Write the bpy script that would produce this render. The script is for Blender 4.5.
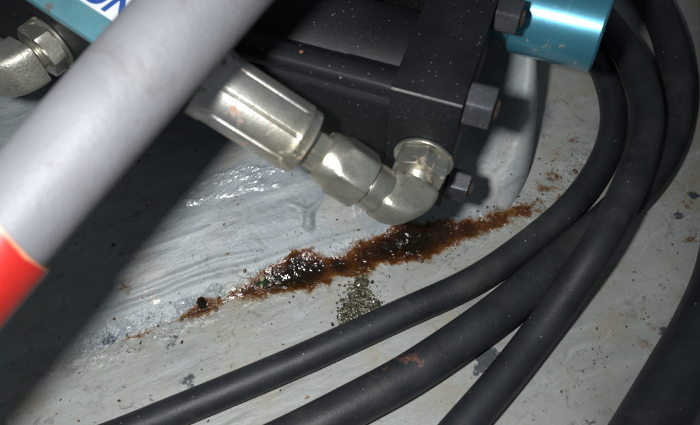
import bpy, bmesh, math, random
import numpy as np
from mathutils import Vector, Matrix

for o in list(bpy.data.objects): bpy.data.objects.remove(o)
scene = bpy.context.scene
R = math.radians

# ---------------------------------------------------------------- camera
CAM_H, PITCH, FPX = 0.40, R(60), 672.0
FWD = Vector((0, math.cos(PITCH), -math.sin(PITCH)))
UP = Vector((0, math.sin(PITCH), math.cos(PITCH)))
RIGHT = Vector((1, 0, 0))
CAM = Vector((0, 0, CAM_H))
cd = bpy.data.cameras.new('camera'); cam = bpy.data.objects.new('camera', cd)
scene.collection.objects.link(cam); scene.camera = cam
cam.location = CAM; cam.rotation_euler = (R(90) - PITCH, 0, 0)
cd.sensor_width = 36; cd.lens = 36 * FPX / 700.0
cd.clip_start = 0.005; cd.clip_end = 20
cd.dof.use_dof = True; cd.dof.focus_distance = 0.42; cd.dof.aperture_fstop = 9.0

# ---------------------------------------------------------------- world and flash
w = bpy.data.worlds.new('World'); scene.world = w; w.use_nodes = True
bg = w.node_tree.nodes['Background']
bg.inputs['Color'].default_value = (0.75, 0.88, 1.0, 1); bg.inputs['Strength'].default_value = 0.11

ld = bpy.data.lights.new('flash', 'SPOT'); flash = bpy.data.objects.new('flash', ld)
scene.collection.objects.link(flash)
flash.location = CAM + RIGHT * -0.064 + UP * 0.016
ld.energy = 8.7; ld.shadow_soft_size = 0.0135; ld.color = (0.965, 0.985, 1.0)
ld.spot_size = R(94); ld.spot_blend = 1.0

scene.view_settings.view_transform = 'Standard'; scene.view_settings.look = 'None'
scene.view_settings.exposure = 0.0; scene.view_settings.gamma = 1.0

# ---------------------------------------------------------------- geometry helpers
def ray(px, py):
    return FWD + RIGHT * ((px - 350) / FPX) - UP * ((py - 212.5) / FPX)
def P(px, py, z=0.0):
    d = ray(px, py); return CAM + d * ((z - CAM_H) / d.z)
def Pd(px, py, depth):
    return CAM + ray(px, py) * depth
def proj(p):
    v = p - CAM; d = v.dot(FWD)
    return 350 + FPX * v.dot(RIGHT) / d, 212.5 - FPX * v.dot(UP) / d
flash.rotation_euler = (P(290, 225) - flash.location).to_track_quat('-Z', 'Y').to_euler()

def hsh(ix, iy, seed):
    n = (ix.astype(np.int64) * 374761393 + iy.astype(np.int64) * 668265263 + seed * 1442695041) & 0x7fffffff
    n = ((n ^ (n >> 13)) * 1274126177) & 0x7fffffff
    n = n ^ (n >> 16)
    return (n & 0xffff) / 65535.0
def vnoise(x, y, seed=0):
    ix = np.floor(x); iy = np.floor(y); fx = x - ix; fy = y - iy
    fx = fx * fx * (3 - 2 * fx); fy = fy * fy * (3 - 2 * fy)
    a = hsh(ix, iy, seed); b = hsh(ix + 1, iy, seed); c = hsh(ix, iy + 1, seed); d = hsh(ix + 1, iy + 1, seed)
    return (a * (1 - fx) + b * fx) * (1 - fy) + (c * (1 - fx) + d * fx) * fy
def fbm(x, y, seed=0, octv=4):
    s = 0; a = 0.5; f = 1.0
    for k in range(octv):
        s = s + a * vnoise(x * f, y * f, seed + k * 17); a *= 0.5; f *= 2.03
    return s
def catmull(pts, n):
    out = []; m = len(pts)
    for i in range(m - 1):
        p0 = pts[max(i - 1, 0)]; p1 = pts[i]; p2 = pts[i + 1]; p3 = pts[min(i + 2, m - 1)]
        for k in range(n):
            t = k / n
            out.append(0.5 * ((2 * p1) + (p2 - p0) * t + (2 * p0 - 5 * p1 + 4 * p2 - p3) * t * t + (3 * p1 - p0 - 3 * p2 + p3) * t ** 3))
    out.append(pts[-1].copy()); return out

COL = scene.collection
def link(name, me, mat, parent=None, smooth=None):
    o = bpy.data.objects.new(name, me); COL.objects.link(o)
    if mat: me.materials.append(mat)
    if smooth is not None:
        me.polygons.foreach_set('use_smooth', [True] * len(me.polygons))
        if smooth < 179: me.set_sharp_from_angle(angle=R(smooth))
    if parent: o.parent = parent
    return o
def mesh(verts, faces):
    me = bpy.data.meshes.new('m'); me.from_pydata([tuple(v) for v in verts], [], faces); me.update(); return me
def tag(o, label=None, cat=None, group=None, kind=None):
    for k, v in (('label', label), ('category', cat), ('group', group), ('kind', kind)):
        if v: o[k] = v
    return o
def thing(name, label, cat, group=None):
    return tag(link(name, None, None) if False else _empty(name), label, cat, group)
def _empty(name):
    o = bpy.data.objects.new(name, None); COL.objects.link(o); o.empty_display_size = 0.01; return o
def attr(me, name, vals):
    a = me.attributes.new(name, 'FLOAT', 'POINT'); a.data.foreach_set('value', np.asarray(vals, dtype=np.float32))

def frame_from(axis, hint=Vector((0, 0, 1))):
    z = axis.normalized(); x = (hint - z * hint.dot(z))
    if x.length < 1e-4: x = Vector((1, 0, 0)) - z * z.x
    x.normalize(); return x, z.cross(x), z
def lathe(origin, axis, rings, n=64, hint=Vector((0, 0, 1)), caps=True):
    """rings: list of (s, r) where r is a float or a function of the angle."""
    x, y, z = frame_from(axis, hint); v = []; f = []
    for s, r in rings:
        for k in range(n):
            a = 2 * math.pi * k / n; rr = r(a) if callable(r) else r
            v.append(origin + z * s + (x * math.cos(a) + y * math.sin(a)) * rr)
    for i in range(len(rings) - 1):
        for k in range(n):
            k2 = (k + 1) % n
            f.append((i * n + k, i * n + k2, (i + 1) * n + k2, (i + 1) * n + k))
    if caps:
        f.append(tuple(range(n - 1, -1, -1))); b = (len(rings) - 1) * n; f.append(tuple(range(b, b + n)))
    return mesh(v, f)
def hexr(ap, lim=9.0, rot=0.0):
    rot = R(5) * round(rot / R(5))
    def g(a):
        t = (a + rot) % (math.pi / 3) - math.pi / 6
        return min(ap / math.cos(t), lim)
    return g
def hex_rings(s0, s1, ap, ch=0.0012, rot=0.0, both=True):
    c = ap / math.cos(math.pi / 6)
    r = []
    if both: r += [(s0, ap * 0.985), (s0 + ch * .35, hexr(ap, c * 0.955, rot)), (s0 + ch, hexr(ap, c * 0.992, rot))]
    else: r += [(s0, hexr(ap, c * 0.99, rot))]
    r += [(s1 - ch, hexr(ap, c * 0.992, rot)), (s1 - ch * .35, hexr(ap, c * 0.955, rot)), (s1, ap * 0.985)]
    return r
def sweep(path, rad, n=28, sect=None, caps=True, wob=None, hint=Vector((0, 0, 1))):
    m = len(path); v = []; f = []
    t0 = (path[1] - path[0]).normalized(); x, y, _ = frame_from(t0, hint); prev = t0
    for i, p in enumerate(path):
        t = (path[min(i + 1, m - 1)] - path[max(i - 1, 0)]).normalized()
        q = prev.rotation_difference(t); x = q @ x; y = q @ y; prev = t
        rr = rad(i / (m - 1)) if callable(rad) else rad
        for k in range(n):
            a = 2 * math.pi * k / n; s = sect(a) if sect else 1.0
            if wob: s *= wob(i, a)
            v.append(p + (x * math.cos(a) + y * math.sin(a)) * rr * s)
    for i in range(m - 1):
        for k in range(n):
            k2 = (k + 1) % n; f.append((i * n + k, i * n + k2, (i + 1) * n + k2, (i + 1) * n + k))
    if caps:
        f.append(tuple(range(n - 1, -1, -1))); b = (m - 1) * n; f.append(tuple(range(b, b + n)))
    return mesh(v, f)
def box_mesh(o, ax, ay, az, bevel=0.001, seg=3):
    """corner o, edge vectors ax, ay, az"""
    bm = bmesh.new(); vs = [bm.verts.new(o + ax * i + ay * j + az * k) for i in (0, 1) for j in (0, 1) for k in (0, 1)]
    for q in ((0, 1, 3, 2), (4, 6, 7, 5), (0, 4, 5, 1), (2, 3, 7, 6), (0, 2, 6, 4), (1, 5, 7, 3)): bm.faces.new([vs[i] for i in q])
    bmesh.ops.recalc_face_normals(bm, faces=bm.faces)
    if bevel: bmesh.ops.bevel(bm, geom=list(bm.edges), offset=bevel, segments=seg, profile=0.5, affect='EDGES')
    me = bpy.data.meshes.new('m'); bm.to_mesh(me); bm.free(); return me
def prism_mesh(prof, depth, bevel=0.001, seg=2):
    """prof: list of Vectors (planar), depth: Vector"""
    bm = bmesh.new(); a = [bm.verts.new(p) for p in prof]; b = [bm.verts.new(p + depth) for p in prof]; n = len(prof)
    bm.faces.new(a); bm.faces.new(list(reversed(b)))
    for i in range(n): bm.faces.new((a[i], b[i], b[(i + 1) % n], a[(i + 1) % n]))
    bmesh.ops.recalc_face_normals(bm, faces=bm.faces)
    if bevel: bmesh.ops.bevel(bm, geom=list(bm.edges), offset=bevel, segments=seg, profile=0.5, affect='EDGES')
    me = bpy.data.meshes.new('m'); bm.to_mesh(me); bm.free(); return me

# ---------------------------------------------------------------- material helpers
class NT:
    def __init__(s, name):
        s.m = bpy.data.materials.new(name); s.m.use_nodes = True; s.t = s.m.node_tree
        s.b = s.t.nodes['Principled BSDF']; s.tc = s.n('ShaderNodeTexCoord')
    def n(s, typ, **kw):
        nd = s.t.nodes.new(typ)
        for k, v in kw.items(): setattr(nd, k, v)
        return nd
    def l(s, a, b): s.t.links.new(a, b)
    def set(s, sock, v):
        if hasattr(v, 'is_linked') or isinstance(v, bpy.types.NodeSocket): s.l(v, sock)
        else: sock.default_value = v
    def noise(s, scale, detail=3, rough=0.55, vec=None, dist=0.0, stretch=None, rot=0.0):
        nd = s.n('ShaderNodeTexNoise'); nd.inputs['Scale'].default_value = scale; nd.inputs['Detail'].default_value = detail
        nd.inputs['Roughness'].default_value = rough; nd.inputs['Distortion'].default_value = dist
        v = vec or s.tc.outputs['Object']
        if stretch:
            mp = s.n('ShaderNodeMapping', vector_type='TEXTURE'); mp.inputs['Scale'].default_value = tuple(1 / q for q in stretch); mp.inputs['Rotation'].default_value = (0, 0, rot)
            s.l(v, mp.inputs['Vector']); v = mp.outputs['Vector']
        s.l(v, nd.inputs['Vector']); return nd.outputs['Fac']
    def ramp(s, fac, stops, interp='LINEAR'):
        r = s.n('ShaderNodeValToRGB'); cr = r.color_ramp; cr.interpolation = interp
        while len(cr.elements) < len(stops): cr.elements.new(0.5)
        for e, (p, c) in zip(cr.elements, stops):
            e.position = p; e.color = c if len(c) == 4 else (*c, 1)
        s.l(fac, r.inputs['Fac']); return r.outputs['Color']
    def sm(s, x, a, b):
        mr = s.n('ShaderNodeMapRange', interpolation_type='SMOOTHSTEP')
        s.set(mr.inputs['Value'], x); mr.inputs['From Min'].default_value = a; mr.inputs['From Max'].default_value = b
        return mr.outputs['Result']
    def math(s, op, a, b=0.0, c=0.0, clamp=False):
        nd = s.n('ShaderNodeMath', operation=op); nd.use_clamp = clamp
        s.set(nd.inputs[0], a); s.set(nd.inputs[1], b); s.set(nd.inputs[2], c); return nd.outputs[0]
    def mix(s, fac, a, b):
        nd = s.n('ShaderNodeMix', data_type='RGBA'); s.set(nd.inputs[0], fac)
        s.set(nd.inputs[6], a if not isinstance(a, tuple) else (*a[:3], 1)); s.set(nd.inputs[7], b if not isinstance(b, tuple) else (*b[:3], 1))
        return nd.outputs[2]
    def mixf(s, fac, a, b):
        nd = s.n('ShaderNodeMix', data_type='FLOAT'); s.set(nd.inputs[0], fac); s.set(nd.inputs[2], a); s.set(nd.inputs[3], b); return nd.outputs[0]
    def attr(s, name): nd = s.n('ShaderNodeAttribute'); nd.attribute_name = name; return nd.outputs['Fac']
    def dots(s, scale, rad, keep, soft=0.6, rnd=1.0):
        v = s.n('ShaderNodeTexVoronoi'); v.inputs['Scale'].default_value = scale; v.inputs['Randomness'].default_value = rnd
        nz = s.n('ShaderNodeTexNoise'); nz.inputs['Scale'].default_value = scale * 3.1; nz.inputs['Detail'].default_value = 2; s.l(s.tc.outputs['Object'], nz.inputs['Vector'])
        ma = s.n('ShaderNodeVectorMath', operation='MULTIPLY_ADD'); s.l(nz.outputs['Color'], ma.inputs[0]); k_ = 0.55 * rad * 2 / scale
        ma.inputs[1].default_value = (k_,) * 3; s.l(s.tc.outputs['Object'], ma.inputs[2]); s.l(ma.outputs[0], v.inputs['Vector'])
        sp = s.n('ShaderNodeSeparateColor'); s.l(v.outputs['Color'], sp.inputs['Color'])
        sel = s.math('GREATER_THAN', sp.outputs[0], 1 - keep)
        rr = s.math('MULTIPLY', sp.outputs[1], rad)
        d = s.math('SUBTRACT', rr, v.outputs['Distance'])
        m = s.sm(d, 0.0, rad * soft * 0.5)
        return s.math('MULTIPLY', m, sel)
    def bump(s, h, strength, dist, prev=None):
        b = s.n('ShaderNodeBump'); b.inputs['Strength'].default_value = strength; b.inputs['Distance'].default_value = dist
        s.l(h, b.inputs['Height'])
        if prev: s.l(prev, b.inputs['Normal'])
        return b.outputs['Normal']
    def out(s, color=None, rough=None, metal=None, normal=None, spec=None, coat=None, coatr=None):
        b = s.b.inputs
        for k, v in (('Base Color', color), ('Roughness', rough), ('Metallic', metal), ('Normal', normal), ('Specular IOR Level', spec), ('Coat Weight', coat), ('Coat Roughness', coatr)):
            if v is None: continue
            if isinstance(v, tuple): v = (*v[:3], 1)
            s.set(b[k], v)
        return s.m

def rust_nodes(t):
    rust = t.attr('rust'); core = t.attr('core'); rn = t.noise(210, 5, 0.72); rn2 = t.noise(42, 3)
    rm = t.math('ADD', rust, t.math('MULTIPLY', t.math('SUBTRACT', rn, 0.5), 0.75)); rm = t.math('ADD', rm, t.math('MULTIPLY', t.math('SUBTRACT', rn2, 0.5), 0.95))
    rm = t.math('ADD', rm, t.math('MULTIPLY', core, 0.52))
    rc = t.ramp(rm, [(0.20, (0.27, 0.22, 0.14)), (0.34, (0.17, 0.082, 0.022)), (0.48, (0.085, 0.027, 0.005)), (0.68, (0.032, 0.010, 0.003)), (1.0, (0.010, 0.006, 0.003))])
    return rm, rc
def mat_paint(name, c0=(0.215, 0.245, 0.26), c1=(0.32, 0.35, 0.365), stain=0.45):
    """worn grey enamel with grime, rust bleed (attribute rust), smudges (attribute smudge)"""
    t = NT(name)
    a = t.noise(9, 4); col = t.ramp(a, [(0.3, c0), (0.7, c1)])
    st = t.noise(40, 4, 0.65, stretch=(0.35, 2.2, 1), rot=R(22)); col = t.mix(t.sm(st, 0.45, 0.75), col, (0.36, 0.38, 0.38))
    st2 = t.noise(55, 5, 0.7, stretch=(0.3, 2.5, 1), rot=R(30), dist=0.6); col = t.mix(t.math('MULTIPLY', t.sm(st2, 0.56, 0.70), 0.55), col, (0.15, 0.165, 0.175))
    ye = t.noise(22, 3); col = t.mix(t.math('MULTIPLY', t.sm(ye, 0.46, 0.72), stain), col, (0.29, 0.255, 0.185))
    # grime specks
    dirt = t.attr('dirt')
    g1 = t.noise(520, 2, 0.6); g2 = t.noise(60, 3)
    gg = t.math('ADD', g1, t.math('MULTIPLY', g2, 0.35)); gg = t.math('ADD', gg, t.math('MULTIPLY', dirt, 0.10))
    col = t.mix(t.math('MULTIPLY', t.sm(gg, 0.92, 0.98), 0.8), col, (0.055, 0.04, 0.028))
    d1 = t.dots(260, 0.28, 0.07); col = t.mix(t.math('MULTIPLY', d1, 0.8), col, (0.10, 0.055, 0.03))
    d2 = t.dots(110, 0.16, 0.09); col = t.mix(t.math('MULTIPLY', d2, 0.85), col, (0.035, 0.03, 0.028))
    w1 = t.noise(75, 6, 0.75, dist=1.5); w2 = t.noise(16, 3); col = t.mix(t.math('MULTIPLY', t.math('MULTIPLY', t.sm(w1, 0.52, 0.66), t.sm(w2, 0.38, 0.62)), 0.75), col, (0.15, 0.145, 0.13))
    w3 = t.noise(120, 5, 0.7, stretch=(0.25, 1.6, 1), rot=R(50)); col = t.mix(t.math('MULTIPLY', t.sm(w3, 0.60, 0.68), 0.5), col, (0.42, 0.44, 0.45))
    d4 = t.dots(420, 0.34, 0.16); w4 = t.noise(24, 3); col = t.mix(t.math('MULTIPLY', t.math('MULTIPLY', d4, t.sm(w4, 0.4, 0.6)), 0.75), col, (0.12, 0.07, 0.04))
    # rust bleed
    rm, rc = rust_nodes(t)
    rf = t.sm(rm, 0.20, 0.46); col = t.mix(rf, col, rc)
    # blue black smudges
    sg = t.attr('smudge'); sn = t.noise(130, 4, 0.7); smk = t.sm(t.math('ADD', sg, t.math('MULTIPLY', t.math('SUBTRACT', sn, 0.5), 1.6)), 0.40, 0.58)
    col = t.mix(t.math('MULTIPLY', smk, 0.9), col, (0.025, 0.034, 0.046))
    wet = t.math('MULTIPLY', t.sm(dirt, 0.55, 0.95), t.sm(t.noise(60, 3), 0.38, 0.6)); rough = t.mixf(t.math('MAXIMUM', rf, wet), t.math('ADD', 0.36, t.math('MULTIPLY', a, 0.25)), 0.14)
    n = t.bump(t.noise(26, 4, 0.6, stretch=(0.4, 1.8, 1), rot=R(22)), 0.35, 0.005)
    n = t.bump(st, 0.13, 0.0018, n)
    n = t.bump(t.noise(300, 3, 0.6), 0.22, 0.0012, n)
    n = t.bump(rm, 0.25, 0.0012, n)
    n = t.bump(t.math('MULTIPLY', t.noise(230, 4, 0.65, dist=0.7), wet), 0.6, 0.0035, n)
    return t.out(col, rough, 0.0, n, 0.5)
def mat_rubber(name, scuff=False, shade=1.0):
    t = NT(name); a = t.noise(35, 4)
    c = lambda v: tuple(x * shade for x in v)
    col = t.ramp(a, [(0.3, c((0.009, 0.011, 0.014))), (0.75, c((0.021, 0.025, 0.030)))])
    f = t.noise(900, 2); col = t.mix(t.math('MULTIPLY', t.sm(f, 0.6, 0.8), 0.35), col, (0.06, 0.065, 0.07))
    g = t.noise(14, 4, 0.7); col = t.mix(t.math('MULTIPLY', t.sm(g, 0.50, 0.72), 0.42), col, (0.07, 0.06, 0.047))
    g3 = t.noise(46, 5, 0.75, dist=1.0); col = t.mix(t.math('MULTIPLY', t.sm(g3, 0.58, 0.72), 0.45), col, (0.055, 0.055, 0.056))
    d5 = t.dots(520, 0.3, 0.12); col = t.mix(t.math('MULTIPLY', d5, 0.4), col, (0.16, 0.15, 0.13))
    d = t.dots(230, 0.15, 0.22); col = t.mix(t.math('MULTIPLY', d, 0.7), col, (0.32, 0.33, 0.34))
    if scuff:
        s = t.attr('scuff'); sn = t.noise(170, 4, 0.75); m = t.sm(t.math('ADD', s, t.math('MULTIPLY', t.math('SUBTRACT', sn, 0.5), 2.0)), 0.62, 0.85)
        col = t.mix(m, col, t.ramp(t.noise(90, 3), [(0.4, (0.05, 0.032, 0.026)), (0.65, (0.17, 0.075, 0.045))]))
    n = t.bump(t.noise(700, 3), 0.25, 0.0006); n = t.bump(t.noise(60, 3), 0.2, 0.002, n)
    return t.out(col, t.math('ADD', 0.42, t.math('MULTIPLY', a, 0.2)), 0.0, n, 0.45)
def mat_black_paint(name):
    t = NT(name); a = t.noise(30, 4)
    col = t.ramp(a, [(0.3, (0.003, 0.004, 0.005)), (0.75, (0.009, 0.010, 0.012))])
    h = t.noise(600, 4, 0.8); h2 = t.noise(25, 3)
    hz = t.math('MULTIPLY', t.sm(h, 0.52, 0.78), t.sm(h2, 0.42, 0.72)); col = t.mix(t.math('MULTIPLY', hz, 0.28), col, (0.16, 0.17, 0.18))
    d = t.dots(230, 0.14, 0.24, 0.5); col = t.mix(t.math('MULTIPLY', t.math('MULTIPLY', d, t.sm(t.noise(22, 3), 0.42, 0.6)), 0.75), col, (0.42, 0.44, 0.47))
    d6 = t.dots(640, 0.30, 0.12, 0.5); d7 = t.noise(30, 3); col = t.mix(t.math('MULTIPLY', t.math('MULTIPLY', d6, t.sm(d7, 0.45, 0.62)), 0.6), col, (0.22, 0.23, 0.25))
    d3 = t.dots(420, 0.22, 0.14, 0.5); col = t.mix(t.math('MULTIPLY', d3, 0.5), col, (0.25, 0.26, 0.28))
    d2 = t.dots(45, 0.07, 0.10, 0.5); col = t.mix(t.math('MULTIPLY', d2, 0.9), col, (0.28, 0.10, 0.05))
    n = t.bump(t.noise(600, 3, 0.6), 0.16, 0.0005); n = t.bump(t.noise(60, 2), 0.06, 0.002, n)
    return t.out(col, t.math('ADD', 0.46, t.math('MULTIPLY', a, 0.2)), 0.0, n, 0.26)
def mat_zinc(name, tint=(0.70, 0.68, 0.59), rough=0.36, rust=0.5, pits=0.25):
    t = NT(name); a = t.noise(45, 5, 0.65)
    dk = tuple(x * 0.62 for x in tint)
    col = t.ramp(a, [(0.3, dk), (0.7, tint)])
    y = t.noise(18, 3); col = t.mix(t.math('MULTIPLY', t.sm(y, 0.45, 0.75), 0.55), col, (tint[0] * 0.85, tint[1] * 0.78, tint[2] * 0.52))
    gs = t.noise(90, 5, 0.75, dist=0.8); col = t.mix(t.math('MULTIPLY', t.sm(gs, 0.54, 0.68), 0.55), col, tuple(x * 0.42 for x in tint))
    sp = t.noise(420, 3, 0.7); col = t.mix(t.math('MULTIPLY', t.sm(sp, 0.58, 0.75), 0.5), col, tuple(x * 0.35 for x in tint))
    r1 = t.noise(210, 4, 0.7); r2 = t.noise(42, 2); rm = t.sm(t.math('ADD', t.math('MULTIPLY', r1, 0.6), t.math('MULTIPLY', r2, 0.6)), 0.73 - 0.06 * rust, 0.80 - 0.06 * rust)
    rm = t.math('MULTIPLY', rm, min(1.0, rust * 2)); col = t.mix(t.math('MULTIPLY', rm, 0.75), col, (0.23, 0.085, 0.03))
    n = t.bump(t.noise(750, 3, 0.6), pits, 0.0006); sx = t.noise(260, 3, 0.6, stretch=(0.2, 3, 1), rot=R(35)); n = t.bump(sx, pits * 0.35, 0.0006, n)
    rg = t.math('ADD', rough, t.math('MULTIPLY', a, 0.22))
    return t.out(col, rg, t.mixf(rm, 0.92, 0.0), n, 0.5)
def mat_simple(name, col, rough, metal=0.0, var=0.25, bump=0.2, bscale=300, coat=0.0):
    t = NT(name); a = t.noise(40, 4); c = t.ramp(a, [(0.3, tuple(x * (1 - var) for x in col)), (0.7, col)])
    n = t.bump(t.noise(bscale, 3), bump, 0.0008)
    return t.out(c, rough, metal, n, 0.5, coat, 0.1)

M = {}
M['floor'] = mat_paint('grey_enamel_floor', (0.24, 0.253, 0.24), (0.37, 0.377, 0.35), 0.8); M['plinth'] = mat_paint('grey_enamel_plinth')
M['rubber'] = mat_rubber('black_rubber'); M['rubber_scuff'] = mat_rubber('black_rubber_scuffed', True)
M['black'] = mat_black_paint('black_machine_paint')
M['zinc'] = mat_zinc('yellow_zinc', rough=0.22, rust=0.45, pits=0.12); M['ferrule'] = mat_zinc('dull_zinc', (0.70, 0.68, 0.635), 0.28, 1.7, 0.16)
M['cast'] = mat_zinc('forged_zinc', (0.69, 0.67, 0.57), 0.33, 0.25, 0.38)
M['grain'] = mat_zinc('grainy_zinc', (0.66, 0.64, 0.55), 0.38, 0.1, 0.6)
M['bare'] = mat_zinc('bare_worn_edge', (0.42, 0.41, 0.39), 0.4, 0.2, 0.3)
M['bolt'] = mat_zinc('blued_steel', (0.15, 0.158, 0.175), 0.36, 0.5, 0.3)
M['rustysteel'] = mat_zinc('rusty_steel', (0.25, 0.20, 0.16), 0.5, 1.6, 0.5)

# blue anodised shell with scratches
t = NT('blue_anodised')
b1 = t.noise(30, 3); col = t.ramp(b1, [(0.3, (0.055, 0.26, 0.37)), (0.7, (0.08, 0.34, 0.46))])
sc = t.noise(90, 3, 0.6, dist=1.2); sc2 = t.noise(14, 2)
sm_ = t.math('MULTIPLY', t.sm(sc, 0.59, 0.62), t.sm(sc2, 0.46, 0.56)); col = t.mix(t.math('MULTIPLY', sm_, 0.9), col, (0.55, 0.55, 0.5))
ch = t.attr('chip'); cn = t.noise(300, 5, 0.75, dist=1.4, stretch=(0.5, 1.6, 1), rot=R(40)); col = t.mix(t.sm(t.math('ADD', ch, t.math('MULTIPLY', t.math('SUBTRACT', cn, 0.5), 2.6)), 0.80, 0.95), col, (0.50, 0.50, 0.44))
M['blue'] = t.out(col, 0.34, 0.6, t.bump(t.noise(300, 3), 0.06, 0.0006), 0.6, 1.0, 0.24)
# cyan painted body behind the label
t = NT('cyan_paint'); c1 = t.noise(60, 4); col = t.ramp(c1, [(0.3, (0.075, 0.20, 0.24)), (0.7, (0.11, 0.27, 0.31))])
rs = t.noise(120, 4, 0.7); rs2 = t.noise(30, 2); col = t.mix(t.math('MULTIPLY', t.sm(t.math('ADD', rs, rs2), 1.0, 1.2), 0.7), col, (0.16, 0.06, 0.04))
M['cyan'] = t.out(col, 0.4, 0.0, t.bump(t.noise(300, 3), 0.15, 0.0008), 0.5)
M['label'] = mat_simple('white_vinyl', (0.80, 0.82, 0.84), 0.4, var=0.08)
M['ink'] = mat_simple('blue_ink', (0.03, 0.09, 0.36), 0.4, var=0.1)
# grey braided sleeve
t = NT('grey_sleeve'); s1 = t.noise(12, 4); col = t.ramp(s1, [(0.3, (0.11, 0.112, 0.12)), (0.7, (0.165, 0.168, 0.178))])
s2 = t.noise(60, 4, 0.7); col = t.mix(t.math('MULTIPLY', t.sm(s2, 0.58, 0.75), 0.4), col, (0.13, 0.12, 0.118))
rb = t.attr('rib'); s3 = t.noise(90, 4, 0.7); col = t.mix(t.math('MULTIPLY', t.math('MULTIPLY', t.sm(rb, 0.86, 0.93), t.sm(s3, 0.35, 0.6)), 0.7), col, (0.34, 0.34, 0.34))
s4 = t.noise(28, 5, 0.75, dist=0.8); col = t.mix(t.math('MULTIPLY', t.sm(s4, 0.5, 0.72), 0.75), col, (0.085, 0.082, 0.082))
dd = t.dots(85, 0.14, 0.16, 0.5); col = t.mix(dd, col, (0.3, 0.3, 0.3))
n = t.bump(t.noise(650, 3), 0.3, 0.0008); n = t.bump(t.noise(35, 3), 0.3, 0.003, n)
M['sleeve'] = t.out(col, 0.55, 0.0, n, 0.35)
t = NT('red_tape'); s1 = t.noise(30, 4); col = t.ramp(s1, [(0.3, (0.26, 0.008, 0.006)), (0.7, (0.36, 0.014, 0.010))])
sw = t.attr('wear'); wn = t.noise(150, 3); col = t.mix(t.math('MULTIPLY', t.sm(t.math('ADD', sw, t.math('MULTIPLY', wn, 0.7)), 1.0, 1.3), 0.8), col, (0.42, 0.22, 0.13))
M['red'] = t.out(col, 0.42, 0.0, t.bump(t.noise(90, 3), 0.2, 0.001), 0.5)
# oily sludge
t = NT('oily_sludge'); rm, rc = rust_nodes(t)
dk = t.noise(300, 3); col = t.mix(t.math('MULTIPLY', t.sm(dk, 0.58, 0.68), 0.6), rc, (0.008, 0.005, 0.003))
n = t.bump(t.noise(480, 2, 0.5), 0.28, 0.0012); n = t.bump(t.noise(150, 2), 0.3, 0.002, n)
M['sludge'] = t.out(col, t.ramp(t.noise(170, 3), [(0.4, (0.07,) * 3), (0.7, (0.22,) * 3)]), 0.0, n, 0.5, 0.0, 0.05)
def mat_island(name, stops, rough, coat=0.0):
    t = NT(name); gi = t.n('ShaderNodeNewGeometry'); col = t.ramp(gi.outputs['Random Per Island'], stops, 'LINEAR')
    col = t.mix(t.math('MULTIPLY', t.noise(600, 3), 0.5), col, (0.02, 0.016, 0.01))
    return t.out(col, rough, 0.0, t.bump(t.noise(700, 3), 0.4, 0.0008), 0.5, coat, 0.1)
M['grit'] = mat_island('dark_grit', [(0.0, (0.012, 0.010, 0.009)), (0.7, (0.05, 0.034, 0.022)), (1.0, (0.13, 0.08, 0.045))], 0.4)
M['grit_rust'] = mat_island('rust_grit', [(0.0, (0.03, 0.015, 0.008)), (0.6, (0.14, 0.055, 0.02)), (1.0, (0.26, 0.14, 0.06))], 0.45)
M['moss'] = mat_island('dry_moss', [(0.0, (0.010, 0.009, 0.006)), (0.6, (0.062, 0.052, 0.024)), (0.88, (0.13, 0.12, 0.06)), (1.0, (0.30, 0.30, 0.22))], 0.28, 0.3)
M['bead'] = mat_simple('yellow_crumb', (0.38, 0.35, 0.16), 0.2, var=0.5, coat=0.6)
M['bead_green'] = mat_simple('green_film', (0.022, 0.045, 0.024), 0.15, var=0.5, coat=0.6)
# glossy wrinkled paint skin
t = NT('paint_skin'); s1 = t.noise(40, 3); col = t.ramp(s1, [(0.3, (0.25, 0.28, 0.30)), (0.7, (0.33, 0.355, 0.37))])
dr = t.noise(420, 2); col = t.mix(t.math('MULTIPLY', t.sm(dr, 0.66, 0.74), 0.6), col, (0.06, 0.05, 0.04))
M['skin'] = t.out(col, 0.32, 0.0, t.bump(t.noise(240, 4, 0.6, dist=0.8), 0.35, 0.0016), 0.5, 0.5, 0.14)
M['drip'] = mat_simple('grey_enamel_run', (0.36, 0.385, 0.40), 0.22, var=0.12, bump=0.08, coat=0.3)

# ================================================================ SETTING: floor and sloping plinth
seam_px = [(-420, 470), (-260, 432), (-120, 402), (0, 374), (110, 345), (190, 315), (250, 295), (330, 272), (430, 243), (473, 230), (505, 211)]
seam = [P(x, y) for x, y in seam_px]
corner = [P(523, 187), P(530, 160), P(530, 130), P(525, 100), P(517, 66)]
last = corner[-1]
outline = catmull(seam + corner + [last + Vector((0.0, 0.10, 0)), last + Vector((-0.02, 0.25, 0)), last + Vector((-0.05, 0.45, 0))], 7)
OUT = np.array([(p.x, p.y) for p in outline])
poly = np.vstack([OUT, [[-0.9, OUT[-1, 1] + 0.05], [-0.9, OUT[0, 1]]]])

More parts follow.
